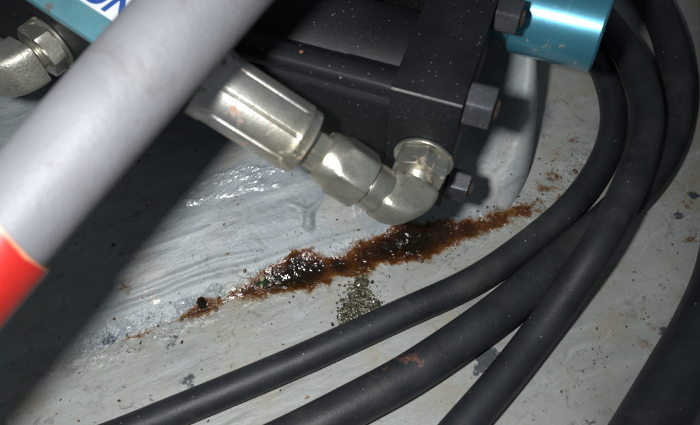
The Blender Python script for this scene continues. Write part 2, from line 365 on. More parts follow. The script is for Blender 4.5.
rust_px = [(-120, 402), (0, 374), (110, 345), (190, 315), (250, 291), (300, 276), (340, 266), (380, 251), (430, 240), (480, 226), (520, 212), (545, 200), (572, 176), (580, 160)]
RST = np.array([(p.x, p.y) for p in catmull([P(x, y) for x, y in rust_px], 7)])
def seam_coords(x, y, OUT=None):
    """signed distance (positive inside), arclength parameter along outline"""
    if OUT is None: OUT = globals()["OUT"]
    a = OUT[:-1]; b = OUT[1:]; ab = b - a; L = np.sqrt((ab ** 2).sum(1)); cum = np.concatenate([[0], np.cumsum(L)])
    best = np.full(x.shape, 1e9); sg = np.zeros(x.shape); s = np.zeros(x.shape)
    for i in range(len(a)):
        dx = x - a[i, 0]; dy = y - a[i, 1]; tt = np.clip((dx * ab[i, 0] + dy * ab[i, 1]) / (L[i] ** 2), 0, 1)
        ex = dx - tt * ab[i, 0]; ey = dy - tt * ab[i, 1]; d = ex * ex + ey * ey; m = d < best
        best = np.where(m, d, best); cr = ab[i, 0] * dy - ab[i, 1] * dx
        sg = np.where(m, np.where(cr >= 0, 1.0, -1.0), sg); s = np.where(m, cum[i] + tt * L[i], s)
    return np.sqrt(best) * sg, s
S_CORNER = None
def floor_z(x, y):
    return 0.0012 * (fbm(x * 14, y * 14, 5, 3) - 0.45)
RUN = [[(336, 188, 1.3, .0004), (325, 200, 1.5, .0006), (317, 208, 2.0, .0010), (311, 214, 3.2, .0024), (309, 221, 4.0, .0038), (309, 226, 4.2, .0044)],
       [(290, 207, 1.4, .0004), (297, 209, 1.8, .0006), (304, 212, 2.4, .0012), (309, 220, 3.2, .0030)], [(345, 178, 2.5, .0010), (352, 196, 1.8, .0008), (356, 215, 1.4, .0005)],
       [(130, 291, 2.2, .0006), (170, 276, 2.4, .0007), (215, 258, 2.2, .0006), (260, 250, 2.0, .0005)], [(120, 262, 2.2, .0007), (165, 248, 2.4, .0007), (210, 232, 2, .0005)]]
def run_relief(x, y):
    h = np.zeros(x.shape)
    for L in RUN:
        Q = [(P(px, py, 0.012), r * 0.00062, a) for px, py, r, a in L]
        m = np.zeros(x.shape)
        for (p, r, a), (q, r2, a2) in zip(Q[:-1], Q[1:]):
            ex, ey = q.x - p.x, q.y - p.y; t_ = np.clip(((x - p.x) * ex + (y - p.y) * ey) / (ex * ex + ey * ey), 0, 1)
            dd = np.hypot(x - p.x - t_ * ex, y - p.y - t_ * ey); rr = r + (r2 - r) * t_; aa = a + (a2 - a) * t_
            m = np.maximum(m, aa * np.clip(1 - (dd / (rr * 1.5)) ** 2, 0, 1) ** 0.8)
        h = np.maximum(h, m)
    return h
def plinth_z(x, y, d=None, s=None):
    if d is None: d, s = seam_coords(x, y)
    e = np.maximum(d, 0)
    fx = np.clip((x - 0.080) / 0.045, 0, 1); fx = fx * fx * (3 - 2 * fx)      # right hand end is steeper
    slope = 0.52 + 0.0 * fx
    soft = np.sqrt(e * e + 0.006 ** 2) - 0.006                                # fillet at the foot
    h1 = 0.047 * (1 - np.exp(-soft * slope / 0.047))
    # bulging right end: height follows distance behind the front seam
    yy = np.clip((y - 0.235) / 0.115, 0, 1)
    h2 = (0.006 + 0.100 * yy ** 0.9) * np.sqrt(np.clip(1 - (1 - np.clip(e / 0.020, 0, 1)) ** 2, 0, 1))
    h = h1 * (1 - fx) + h2 * fx
    # paint sags and wrinkles that run along the seam
    c, sn = math.cos(R(19)), math.sin(R(19)); u = x * c + y * sn; v = -x * sn + y * c
    k = np.clip(e / 0.012, 0, 1)
    h = h + k * (0.0030 * (fbm(u * 16, v * 42, 11, 3) - 0.45) + 0.0004 * (fbm(u * 60, v * 220, 12, 3) - 0.45))
    dd = e - 0.019 - 0.005 * (fbm(u * 25, v * 0, 13, 2) - 0.5)
    h = h + 0.0010 * np.exp(-(dd / 0.0022) ** 2) * np.clip((0.06 - x) / 0.05, 0, 1)
    h = h + run_relief(x, y)
    return np.where(d > 0, h, -0.003 * np.clip(-d / 0.001, 0, 1))
def surf_exact(x, y):
    x = np.atleast_1d(np.asarray(x, float)); y = np.atleast_1d(np.asarray(y, float))
    d, s = seam_coords(x, y)
    return np.where(d > 0, np.maximum(plinth_z(x, y, d, s), floor_z(x, y)), floor_z(x, y))
LX0, LY0, LST = -0.30, 0.02, 0.0012
_gx = np.arange(LX0, 0.42, LST); _gy = np.arange(LY0, 0.46, LST); _X, _Y = np.meshgrid(_gx, _gy)
LUT = surf_exact(_X.ravel(), _Y.ravel()).reshape(_X.shape)
def surf_z(x, y):
    x = np.atleast_1d(np.asarray(x, float)); y = np.atleast_1d(np.asarray(y, float))
    fx = np.clip((x - LX0) / LST, 0, len(_gx) - 1.01); fy = np.clip((y - LY0) / LST, 0, len(_gy) - 1.01)
    ix = fx.astype(int); iy = fy.astype(int); fx = fx - ix; fy = fy - iy
    return (LUT[iy, ix] * (1 - fx) + LUT[iy, ix + 1] * fx) * (1 - fy) + (LUT[iy + 1, ix] * (1 - fx) + LUT[iy + 1, ix + 1] * fx) * fy
def Psurf(px, py):
    z = 0.0
    for _ in range(12):
        p = P(px, py, z); z = float(surf_z(p.x, p.y)[0])
    return P(px, py, z)

# amount of rust along the seam, by pixel column of the photograph
col_x = np.array([0, 80, 120, 170, 205, 230, 255, 300, 330, 400, 440, 480, 520, 545, 575])
_rp = [P(x, np.interp(x, [p[0] for p in rust_px], [p[1] for p in rust_px])) for x in col_x]
s_col = seam_coords(np.array([p.x for p in _rp]), np.array([p.y for p in _rp]), RST)[1]
CORES = [(300, 273, 20, 1.0), (280, 279, 12, .9), (318, 269, 10, .7), (412, 243, 22, 1.0), (388, 247, 13, .7), (337, 266, 7, .8), (440, 234, 12, .6), (202, 302, 7, .8), (468, 230, 8, .5)]
w_col = np.array([1, 1.5, 2.5, 3.0, 5.5, 5, 9, 11.5, 10.5, 13, 11.5, 10, 10, 11, 8]) * 1e-3
a_col = np.array([0.0, 0.08, 0.26, 0.30, 0.50, 0.32, 0.60, 0.68, 0.64, 0.72, 0.66, 0.52, 0.40, 0.31, 0.24])
def rust_mask(x, y):
    d, s = seam_coords(x, y, RST)
    wd = np.interp(s, s_col, w_col); am = np.interp(s, s_col, a_col)
    wd = wd * (0.72 + 0.6 * fbm(s * 70, s * 0 + (d > 0) * 5.0, 3, 3))
    return am * np.exp(-(np.abs(d) / wd) ** 2.0), d
extra_rust = [(356, 302, 15, .30), (362, 288, 9, .26), (556, 156, 13, .36), (640, 310, 22, .16), (690, 210, 14, .22), (625, 395, 16, .18), (585, 345, 12, .16), (555, 175, 15, .40), (567, 190, 10, .36), (545, 190, 13, .42), (575, 140, 9, .26), (520, 200, 9, .3), (590, 172, 5, .26), (650, 350, 14, .25), (690, 235, 12, .24), (670, 260, 16, .18), (560, 390, 18, .17), (480, 400, 14, .15), (645, 345, 7, .36), (652, 325, 7, .38), (603, 360, 6, .32), (700 - 8, 240, 6, .34),
              (690, 180, 8, .3), (672, 215, 6, .28), (130, 292, 9, .25), (155, 300, 10, .28), (230, 262, 6, .3), (470, 340, 4, .36), (547, 400, 5, .3)]
smudges = [(490, 360, 15, .85), (480, 368, 9, .7), (694, 195, 10, .7), (680, 215, 9, .6), (663, 330, 6, .8), (672, 318, 5, .7), (188, 380, 9, .6), (175, 338, 8, .55), (170, 345, 8, .55), (110, 340, 9, .7),
           (150, 402, 8, .55), (660, 285, 8, .5), (645, 300, 7, .45), (560, 378, 7, .4), (205, 408, 6, .5), (590, 420, 10, .4)]
def blobs(x, y, L):
    m = np.zeros(x.shape)
    for px, py, r, a in L:
        p = P(px, py); rr = r * 0.00068; m = np.maximum(m, a * np.exp(-(((x - p.x) ** 2 + (y - p.y) ** 2) / rr ** 2)))
    return m
def grid_mesh(xs, ys, zf, keep=None):
    X, Y = np.meshgrid(xs, ys); x = X.ravel(); y = Y.ravel(); d, s = seam_coords(x, y); z = zf(x, y, d, s)
    nx, ny = len(xs), len(ys); idx = np.arange(nx * ny).reshape(ny, nx)
    q = np.stack([idx[:-1, :-1], idx[:-1, 1:], idx[1:, 1:], idx[1:, :-1]], -1).reshape(-1, 4)
    if keep is not None:
        k = keep(x, y, d, s); q = q[k[q].any(1)]
        used = np.unique(q); remap = -np.ones(nx * ny, int); remap[used] = np.arange(len(used)); q = remap[q]; x, y, z, d, s = x[used], y[used], z[used], d[used], s[used]
    me = bpy.data.meshes.new('m'); me.vertices.add(len(x)); me.vertices.foreach_set('co', np.stack([x, y, z], 1).ravel().astype(np.float32))
    me.loops.add(len(q) * 4); me.loops.foreach_set('vertex_index', q.ravel().astype(np.int32))
    me.polygons.add(len(q)); me.polygons.foreach_set('loop_start', np.arange(0, len(q) * 4, 4, dtype=np.int32)); me.polygons.foreach_set('loop_total', np.full(len(q), 4, dtype=np.int32))
    me.update(calc_edges=True); me.validate()
    rk, rd = rust_mask(x, y)
    attr(me, 'rust', np.maximum(rk, blobs(x, y, extra_rust)))
    attr(me, 'core', blobs(x, y, CORES))
    attr(me, 'smudge', blobs(x, y, smudges))
    attr(me, 'dirt', np.clip(1.1 * np.exp(-(np.abs(rd) / 0.020) ** 1.5), 0, 1))
    return me
def spaced(lo, hi, a, b, fine, coarse):
    return np.concatenate([np.arange(lo, a, coarse), np.arange(a, b, fine), np.arange(b, hi + coarse, coarse)])
fx_ = spaced(-0.9, 0.9, -0.28, 0.34, 0.002, 0.03); fy_ = spaced(-0.25, 1.1, 0.03, 0.42, 0.002, 0.03)
fl = link('floor', grid_mesh(fx_, fy_, lambda x, y, d, s: floor_z(x, y)), M['floor'], smooth=180)
tag(fl, 'worn grey painted steel floor under the hoses', kind='structure')
px_ = spaced(-0.9, 0.24, -0.25, 0.2, 0.00095, 0.03); py_ = spaced(0.0, 0.8, 0.10, 0.40, 0.00095, 0.03)
pl = link('sloping_plinth', grid_mesh(px_, py_, plinth_z, lambda x, y, d, s: d > -0.0005), M['plinth'], smooth=180)
tag(pl, 'sloping grey painted plinth rising under the black machine', kind='structure')

# ---------------------------------------------------------------- sludge lying in the seam
def strip_object(name, s0, s1, width, thick, seed, mat, n=620, m=70):
    OUT = RST
    cum = np.concatenate([[0], np.cumsum(np.sqrt(((OUT[1:] - OUT[:-1]) ** 2).sum(1)))])
    S = np.linspace(s0, s1, n); cx = np.interp(S, cum, OUT[:, 0]); cy = np.interp(S, cum, OUT[:, 1])
    tx = np.gradient(cx); ty = np.gradient(cy)
    for _ in range(30):
        tx = np.convolve(np.pad(tx, 1, 'edge'), [.25, .5, .25], 'valid'); ty = np.convolve(np.pad(ty, 1, 'edge'), [.25, .5, .25], 'valid')
    l = np.hypot(tx, ty); nx, ny = -ty / l, tx / l
    W = np.linspace(-1, 1, m); wd = np.array([width(s) for s in S])
    x = cx[:, None] + nx[:, None] * W[None] * wd[:, None]; y = cy[:, None] + ny[:, None] * W[None] * wd[:, None]
    th = np.array([thick(s) for s in S])[:, None] * (1 - np.abs(W[None]) ** 2.2)
    nz = fbm(x * 170, y * 170, seed, 4); nz2 = fbm(x * 55, y * 55, seed + 7, 3)
    nz3 = fbm(x * 420, y * 420, seed + 3, 3)
    hh = th * (1.3 * nz2 + 0.9 * (nz - 0.45) + 0.45 * (nz3 - 0.45)) - 0.00045 - 0.0006 * np.abs(W[None]) ** 3
    z = surf_z(x.ravel(), y.ravel()).reshape(x.shape) + hh
    idx = np.arange(n * m).reshape(n, m)
    q = np.stack([idx[:-1, :-1], idx[1:, :-1], idx[1:, 1:], idx[:-1, 1:]], -1).reshape(-1, 4)
    q = q[(hh.ravel()[q] > -0.0002).any(1)]
    me = mesh(np.stack([x.ravel(), y.ravel(), z.ravel()], 1), q.tolist())
    attr(me, 'rust', rust_mask(x.ravel(), y.ravel())[0]); attr(me, 'core', blobs(x.ravel(), y.ravel(), CORES))
    return link(name, me, mat, smooth=180)
sw = lambda s: float(np.interp(s, s_col, w_col)) * (0.85 + 0.5 * float(fbm(np.array(s * 90), np.array(0.3), 91, 3)))
stk = lambda s: float(np.interp(s, s_col, [0, 0, 0, .0001, .0009, .0002, .0009, .0013, .0011, .0014, .0012, .0010, .0007, .0003, 0]))
sl = strip_object('oil_sludge', s_col[2], s_col[-1] - 0.004, sw, stk, 41, M['sludge'])
tag(sl, 'wet brown oil and rust sludge lying along the seam of the plinth', kind='stuff')

# ================================================================ HOSES on the floor
def hose(name, pts, rad, label, mat='rubber', lift=None, scuff=None):
    P3 = [P(x, y, z if z is not None else rad) for x, y, z in pts]
    path = catmull(P3, 16)
    me = sweep(path, rad, 36)
    o = link(name, me, M[mat], smooth=180)
    if scuff is not None:
        vals = []
        c = [(P(sx, sy, rad * 1.7), sr, sa) for sx, sy, sr, sa in scuff]
        for v in me.vertices: vals.append(max(sa * math.exp(-((v.co - q).length / sr) ** 2) for q, sr, sa in c))
        attr(me, 'scuff', vals)
    return tag(o, label, 'hose', 'black hoses lying on the floor')
g = None
hose('black_hose', [(-90, 508, g), (0, 477, g), (100, 442, g), (190, 406, g), (300, 360, g), (397, 316, g), (471, 282, g), (522, 248, g), (566, 211, g), (594, 176, g), (610, 141, g), (613, 108, g), (604, 73, g), (585, 40, g), (555, 12, g)],
     0.0094, 'thin black rubber hose nearest the rusty seam, innermost of the curve')
hose('black_hose', [(190, 480, g), (270, 447, g), (357, 403, g), (421, 367, g), (498, 313, g), (558, 262, g), (602, 225, g), (640, 187, g), (662, 155, g), (673, 124, g), (677, 88, g), (671, 45, g), (655, 5, g), (630, -35, g)],
     0.0126, 'thick black hose with rust scuffs, lying between two thinner hoses', 'rubber_scuff',
     scuff=[(405, 358, .011, .75), (418, 362, .010, .75), (388, 374, .010, .7), (450, 368, .008, .6), (407, 343, .005, .8)])
hose('black_hose', [(390, 505, g), (430, 463, g), (468, 420, g), (505, 377, g), (537, 336, .013), (567, 294, .021), (598, 246, .033), (624, 197, .037), (642, 150, .036), (647, 110, .034), (636, 68, .03), (612, 30, .025), (580, -5, .02)],
     0.0108, 'black hose crossing over the thick scuffed hose')
hose('black_hose', [(560, 560, g), (604, 500, g), (641, 440, g), (678, 376, g), (706, 325, g), (727, 270, g), (737, 200, g), (734, 130, g), (728, 80, g), (726, 20, g), (724, -60, g)],
     0.0180, 'thickest black hose, at the bottom right corner of the photo')

# ================================================================ MACHINE frame
AZ = R(19.0)
A = Vector((math.cos(AZ), -math.sin(AZ), 0)); B = Vector((math.sin(AZ), math.cos(AZ), 0)); Z = Vector((0, 0, 1))
T0 = 0.318
F0 = Pd(463, 107, T0)                       # top front right corner of the end block
ZT = F0.z
W_BLK = (Pd(463, 107, T0) - P(390, 88, ZT)).length
H_BLK = 0.094
print('block top z', ZT, 'width', W_BLK, 'bottom px', proj(F0 - Z * H_BLK), 'bottom z', ZT - H_BLK, 'left', proj(F0 - A * W_BLK))

mo = thing('hydraulic_motor', 'black hydraulic motor held by tie rods with a square end block', 'motor')
def mloc(a, b, z): return F0 + A * a + B * b + Z * z     # a from right end face, b behind the front face, z from top
prof = [mloc(-W_BLK, 0, 0), mloc(-W_BLK, 0.125, 0), mloc(-W_BLK, 0.125, -0.062), mloc(-W_BLK, 0.055, -0.080), mloc(-W_BLK, 0.03, -H_BLK), mloc(-W_BLK, 0, -H_BLK)]
blk = link('end_block', prism_mesh(prof, A * W_BLK, 0.0009, 2), M['black'], mo, 40)
blk.data.materials.append(M['bare'])
for f_ in blk.data.polygons:
    v = f_.center - F0; n_ = f_.normal
    if abs(v.dot(B)) < 0.0012 and abs(v.z) < 0.0012 and n_.z > 0.2 and n_.dot(B) < -0.2: f_.material_index = 1
BC = 0.050; ZC = -0.046                      # body axis
ax0 = mloc(-W_BLK, BC, ZC)
body = link('body', lathe(ax0, -A, [(-0.001, 0.0365), (0.030, 0.0365), (0.032, 0.0375), (0.20, 0.0375), (0.202, 0.0385), (0.42, 0.0385)], 72), M['black'], mo, 40)
# facetted lower shoulder next to the block
link('body_shoulder', prism_mesh([mloc(-W_BLK, 0.0035, -0.019), mloc(-W_BLK, 0.0095, -0.009), mloc(-W_BLK, 0.03, -0.0165), mloc(-W_BLK, 0.06, -0.03), mloc(-W_BLK, 0.06, -0.075), mloc(-W_BLK, 0.0035, -0.075)], -A * 0.30, 0.0015, 2), M['black'], mo, 40)
rods = [(0.0095, -0.0085), (0.0135, -0.079), (0.0885, -0.0085)]
for b_, z_ in rods[:1] + rods[2:]:
    link('tie_rod', lathe(mloc(-W_BLK + 0.0005, b_, z_), -A, [(0, 0.0070), (0.0, 0.0070), (0.36, 0.0070)], 32), M['black'], mo, 40)
# nuts with washers and stud ends on the right end face
nut_px = [(484, 107), (459, 196), (515, 17)]
def end_nut(b_, z_, ap, th, rot):
    o = mloc(0, b_, z_)
    nt = link('nut', lathe(o, A, hex_rings(0.0003, th, ap, 0.0011, rot), 72, Z), M['bolt'], mo, 25)
    r = [(th, ap * 0.55)]; s = th
    for i in range(2): r += [(s + 0.0004, ap * 0.55), (s + 0.0008, ap * 0.48)]; s += 0.0009
    r += [(s + 0.0006, ap * 0.40)]
    link('stud', lathe(o, A, r, 32), M['rustysteel'], nt, 30)
end_nut(0.0125, -0.0105, 0.0102, 0.0140, 0.30)
end_nut(0.0085, -0.0785, 0.0086, 0.0130, 0.25)
end_nut(0.0770, -0.0095, 0.0092, 0.0135, 0.30)
for (b_, z_) in ((0.0125, -0.0085), (0.0075, -0.08), (0.077, -0.008)): print('nut', proj(mloc(0.006, b_, z_)))

# blue shell standing out of the end block
bl = mo
BO = Pd(503, 4, 0.405); bdir = (Pd(592, 28, 0.402) - BO).normalized()
_q = BO + A * 0.035; _h = ((CAM - _q).normalized() + (flash.location - _q).normalized()).normalized(); print('tilt', A.dot(_h)); bdir = (A - _h * A.dot(_h)).normalized()
print('blue', proj(BO), proj(BO + bdir * 0.062))
RB = 0.0262
shell = link('blue_shell', lathe(BO, bdir, [(0.010, RB * 0.7), (0.010, RB - 0.0012), (0.0112, RB)] + [(0.0112 + 0.0483 * k_ / 30, RB) for k_ in range(1, 31)] + [ (0.0607, RB - 0.0012), (0.0607, RB - 0.004), (0.058, RB - 0.005), (0.058, 0.001)], 96), M['blue'], mo, 35)
_c = [((546, 44), .0042), ((534, 50), .0030), ((561, 47), .0036), ((575, 62), .0022), ((528, 40), .0025), ((590, 58), .002)]
_cp = []
for (x_, y_), r_ in _c:
    best = min(shell.data.vertices, key=lambda v: (proj(v.co)[0] - x_) ** 2 + (proj(v.co)[1] - y_) ** 2 + (1e6 if (v.co - CAM).dot(FWD) > (BO + bdir * 0.03 - CAM).dot(FWD) else 0)); _cp.append((best.co.copy(), r_))
attr(shell.data, 'chip', [max(math.exp(-((v.co - c_).length / r_) ** 2) for c_, r_ in _cp) for v in shell.data.vertices])
link('neck', lathe(BO, bdir, [(-0.03, RB * 0.80), (0.0105, RB * 0.80)], 64), M['blue'], shell, 35)

# ================================================================ ELBOW FITTING in the front port
port_px = (424, 157)
d = ray(*port_px); tt = (F0 - CAM).dot(B) / d.dot(B); PORT = CAM + d * tt
EN = -B                                       # out of the face
EL = 0.0335                                   # face to elbow centre
TH = R(31)
LEG = (-A * math.cos(TH) + Z * math.sin(TH)).normalized()
EC = PORT + EN * EL
print('port', PORT, 'elbow', proj(EC), EC.z)
el = thing('elbow_fitting', 'yellow zinc elbow fitting screwed into the front of the black block', 'fitting')
link('washer', lathe(PORT, EN, [(0.0002, 0.0160), (0.0005, 0.0164), (0.0020, 0.0164), (0.0024, 0.0160), (0.0024, 0.008)], 72), M['zinc'], el, 30)
link('lock_nut', lathe(PORT, EN, hex_rings(0.0025, 0.0145, 0.0136, 0.0012, R(10)), 72, Z), M['zinc'], el, 25)
r = [(0.0135, 0.0088)]; s = 0.0137
for i in range(5): r += [(s, 0.0090), (s + 0.0007, 0.0083)]; s += 0.0013
r += [(s, 0.0088), (s + 0.004, 0.0088)]
link('thread', lathe(PORT, EN, r, 48, caps=False), M['zinc'], el, 30)
RE = 0.0112
def se(p):
    return lambda a: 1.0 / ((abs(math.cos(a)) ** p + abs(math.sin(a)) ** p) ** (1 / p))
path = [EC - EN * (EL - s), EC - EN * 0.0125]
path = [PORT + EN * 0.0212, PORT + EN * 0.0218]
br = RE * 0.94
c0 = EC - EN * br; ctr = c0 + LEG * br
for k in range(13):
    an = math.pi / 2 * k / 12
    path.append(ctr - LEG * br * math.cos(an) + EN * br * math.sin(an))
path += [EC + LEG * (br + 0.0045), EC + LEG * (br + 0.0055)]
eb = link('elbow_body', sweep(path, lambda u: RE * (1.0 if 0.03 < u < 0.97 else 0.95), 64, se(6.5), hint=LEG), M['cast'], el, 50)
link('outlet_collar', lathe(EC, LEG, [(0.0150, 0.0098), (0.0155, 0.0119), (0.0165, 0.0124), (0.0252, 0.0124), (0.0260, 0.0118), (0.0264, 0.010)], 64), M['zinc'], el, 35)

# ---------------------------------------------------------------- crimped hose end on the elbow
he = thing('hose_end', 'crimped zinc hose end with swivel nut joined to the elbow fitting', 'hose end')
s0 = 0.0266
AP = 0.0139; CC = AP / math.cos(R(30))
rings = [(s0, 0.011), (s0, AP * 0.97), (s0 + 0.0006, hexr(AP, CC * 0.95, 0.35)), (s0 + 0.0018, hexr(AP, CC * 0.99, 0.35)), (s0 + 0.0165, hexr(AP, CC * 0.99, 0.35)),
         (s0 + 0.0185, hexr(AP, AP * 1.03, 0.35)), (s0 + 0.0200, AP * 0.99), (s0 + 0.0250, AP * 0.94), (s0 + 0.0268, AP * 0.86), (s0 + 0.0272, 0.008)]
link('swivel_nut', lathe(EC, LEG, rings, 72, B), M['zinc'], he, 28)
s1 = s0 + 0.0268
link('hex_shank', lathe(EC, LEG, hex_rings(s1, s1 + 0.0088, 0.0096, 0.0008, 0.2), 72, B), M['zinc'], he, 25)
s2 = s1 + 0.0092; RF = 0.0176
def crimp(depth):
    def g(a):
        u = (a * 8 / (2 * math.pi) + 0.18) % 1.0
        gr = math.exp(-((u - 0.5) / 0.045) ** 2)
        flat = 1 - 0.018 * abs(math.cos(math.pi * u)) 
        return RF * (flat - depth * gr + 0.03 * (1 if 0 else 0))
    return g
fr = [(s2, 0.009), (s2, RF * 0.90), (s2 + 0.0008, RF * 0.955), (s2 + 0.0045, RF * 0.965), (s2 + 0.0055, RF * 1.0), (s2 + 0.0064, RF * 1.01)]
fr += [(s2 + 0.0075, crimp(0.03)), (s2 + 0.010, crimp(0.055))] + [(s2 + 0.010 + k * 0.005, crimp(0.06)) for k in range(1, 8)] + [(s2 + 0.048, crimp(0.02)), (s2 + 0.050, RF * 1.03), (s2 + 0.056, RF * 1.04), (s2 + 0.057, RF * 0.96), (s2 + 0.057, 0.012)]
link('ferrule', lathe(EC, LEG, fr, 192, B), M['ferrule'], he, 40)
h0 = EC + LEG * (s2 + 0.054)
hp = [h0, h0 + LEG * 0.012, Pd(146, 82, 0.328), Pd(110, 115, 0.325), Pd(75, 158, 0.322), Pd(20, 225, 0.320), Pd(-60, 325, 0.318)]
link('hose_tail', sweep(catmull(hp, 10), 0.0145, 36), M['rubber'], he, 180)
print('leg', [tuple(round(q) for q in proj(EC + LEG * q_)) + (round((EC + LEG * q_ - CAM).dot(FWD), 3), round((EC + LEG * q_).z, 3)) for q_ in (s0, s1, s2, s2 + 0.05)])

# ================================================================ LEFT-HAND VALVE with its own fitting and the blue lettered body
vb = thing('valve_block', 'dark valve block at the top left with a bright blue lettered cover', 'valve')
VZ = 0.125
VF = P(54, 41, VZ)                             # port position on the front face
VA = R(38); VN = Vector((-math.sin(VA), -math.cos(VA), 0)); VT = Vector((math.cos(VA), -math.sin(VA), 0))
link('casting', box_mesh(VF - VT * 0.09 - Z * 0.032, VT * 0.150, -VN * 0.09, Z * 0.062, 0.003), M['black'], vb, 40)
vf = thing('elbow_fitting', 'grainy zinc elbow fitting at the left edge beside the lettered blue cover', 'fitting')
VP = VF + VN * 0.0
link('washer', lathe(VP, VN, [(0.0002, 0.0156), (0.0006, 0.0160), (0.0018, 0.0160), (0.0022, 0.0156), (0.0022, 0.008)], 72), M['zinc'], vf, 30)
link('lock_nut', lathe(VP, VN, hex_rings(0.0023, 0.0120, 0.0138, 0.0015, 0.4), 72, Z), M['zinc'], vf, 25)
r = [(0.0115, 0.0088)]; s = 0.0118
for i in range(4): r += [(s, 0.0096), (s + 0.0007, 0.0088)]; s += 0.0013
r += [(s + 0.003, 0.0088)]
link('thread', lathe(VP, VN, r, 48, caps=False), M['zinc'], vf, 30)
VE = VP + VN * 0.030; RV = 0.0125; vb_ = RV * 0.94
VL = (-VT * 0.85 - Z * 0.2 + VN * 0.0).normalized()
path = [VP + VN * 0.0165, VP + VN * 0.0172]; ctr = VE - VN * vb_ + VL * vb_
for k in range(13):
    an = math.pi / 2 * k / 12; path.append(ctr - VL * vb_ * math.cos(an) + VN * vb_ * math.sin(an))
path += [VE + VL * (vb_ + 0.02), VE + VL * (vb_ + 0.021)]
link('elbow_body', sweep(path, RV, 48, se(5.5), hint=VL), M['grain'], vf, 50)
print('left fitting', proj(VP), proj(VE))
# lettered cover: a tilted bar with a white band and blue letters
LZ = 0.168
L0 = P(98, 43, LZ); L1 = P(33, 0, LZ); LX = (L0 - L1).normalized()       # lower edge, running right and down
LY = Vector((-LX.y, LX.x, 0)).normalized()
cover = link('cover', box_mesh(L1 - LX * 0.06, LX * 0.125, LY * 0.06, -Z * 0.006, 0.0015), M['cyan'], vb, 40)
link('cover_mount', box_mesh(L1 - LX * 0.06 + LY * 0.006 - Z * 0.0062, LX * 0.09, LY * 0.05, -Z * 0.022, 0.002), M['black'], vb, 40)
e0 = P(115, 23, LZ); off = (e0 - L1).dot(LY)
lb = link('label', box_mesh(L1 - LX * 0.05 + LY * off + Z * 0.0002, LX * 0.112, LY * 0.036, Z * 0.0004, 0), M['label'], cover)
cu = bpy.data.curves.new('t', 'FONT'); cu.body = 'UN'; cu.size = 0.0205; cu.extrude = 0.0001; cu.offset = 0.0005; cu.shear = 0.0; cu.space_character = 1.05
tob = bpy.data.objects.new('t', cu); COL.objects.link(tob); bpy.context.view_layer.update()
tme = bpy.data.meshes.new_from_object(tob.evaluated_get(bpy.context.evaluated_depsgraph_get())); bpy.data.objects.remove(tob)
bx = P(125, 20, LZ)                         # foot of the second letter's right stem
base = L1 + LX * (bx - L1).dot(LX) + LY * (off + 0.0022) + Z * 0.0008
wmax = max(v.co.x for v in tme.vertices)
for v in tme.vertices: v.co = base + LX * (v.co.x - wmax) + LY * v.co.y + Z * v.co.z
link('lettering', tme, M['ink'], cover)

# dark gearbox housing filling the space behind the hose at the top
gb = thing('gearbox_housing', 'dark housing behind the motor at the top edge', 'housing')
link('casing', box_mesh(mloc(-0.42, 0.0965, -0.050), A * (0.4185 - W_BLK), B * 0.16, Z * 0.058, 0.006), M['black'], gb, 40)

# ================================================================ BIG GREY HOSE in the foreground
gh = thing('sleeved_hose', 'thick pale grey sleeved hose with a red end crossing close to the lens', 'hose')
G0, G1 = Pd(-70, 322, 0.224), Pd(333, -150, 0.276)
gd = (G1 - G0).normalized(); G0 = G0 - gd * 0.10; G1 = G1 + gd * 0.08
RG = 0.0162; RG1 = 0.0217
npt = 220; ln = (G1 - G0).length
gp = [G0 + gd * ln * i / npt + UP * 0.0012 * math.sin(i / npt * 5.0) for i in range(npt + 1)]
m1 = sweep(gp, lambda u: RG + (RG1 - RG) * u, 72, wob=lambda i, a: 1 + 0.006 * math.sin(a * 3 + i * 0.05))
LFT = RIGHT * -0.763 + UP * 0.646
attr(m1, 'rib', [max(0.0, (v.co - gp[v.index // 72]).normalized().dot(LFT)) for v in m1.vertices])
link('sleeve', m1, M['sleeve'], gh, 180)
# red end: boundary runs from (0,238) to (50,258)
mid = Pd(33, 225, 0.234); e = (mid - G0).dot(gd)
rp = [G0 + gd * (e * (k / 40) - 0.004) for k in range(41)]
vv = sweep(rp, lambda u: RG + (RG1 - RG) * 0.40 * u + 0.0011 - (0.0006 if u > 0.985 else 0), 72, wob=lambda i, a: 1 + 0.004 * math.sin(a * 2 + i * 0.2))
for i_ in range(len(vv.vertices) - 72 * 8, len(vv.vertices)):
    q_ = vv.vertices[i_]; q_.co -= gd * ((q_.co - rp[-1]).dot(RIGHT * 0.763 - UP * 0.646)) * 0.28 * max(0.0, (i_ // 72 - 36) / 4.0)
attr(vv, 'wear', [max(0.0, (i // 72 - 38.6) / 1.4) for i in range(len(vv.vertices))])
link('red_tape', vv, M['red'], gh, 60)
print('red', proj(rp[-1]))

# ================================================================ SMALL THINGS
rng = random.Random(7)
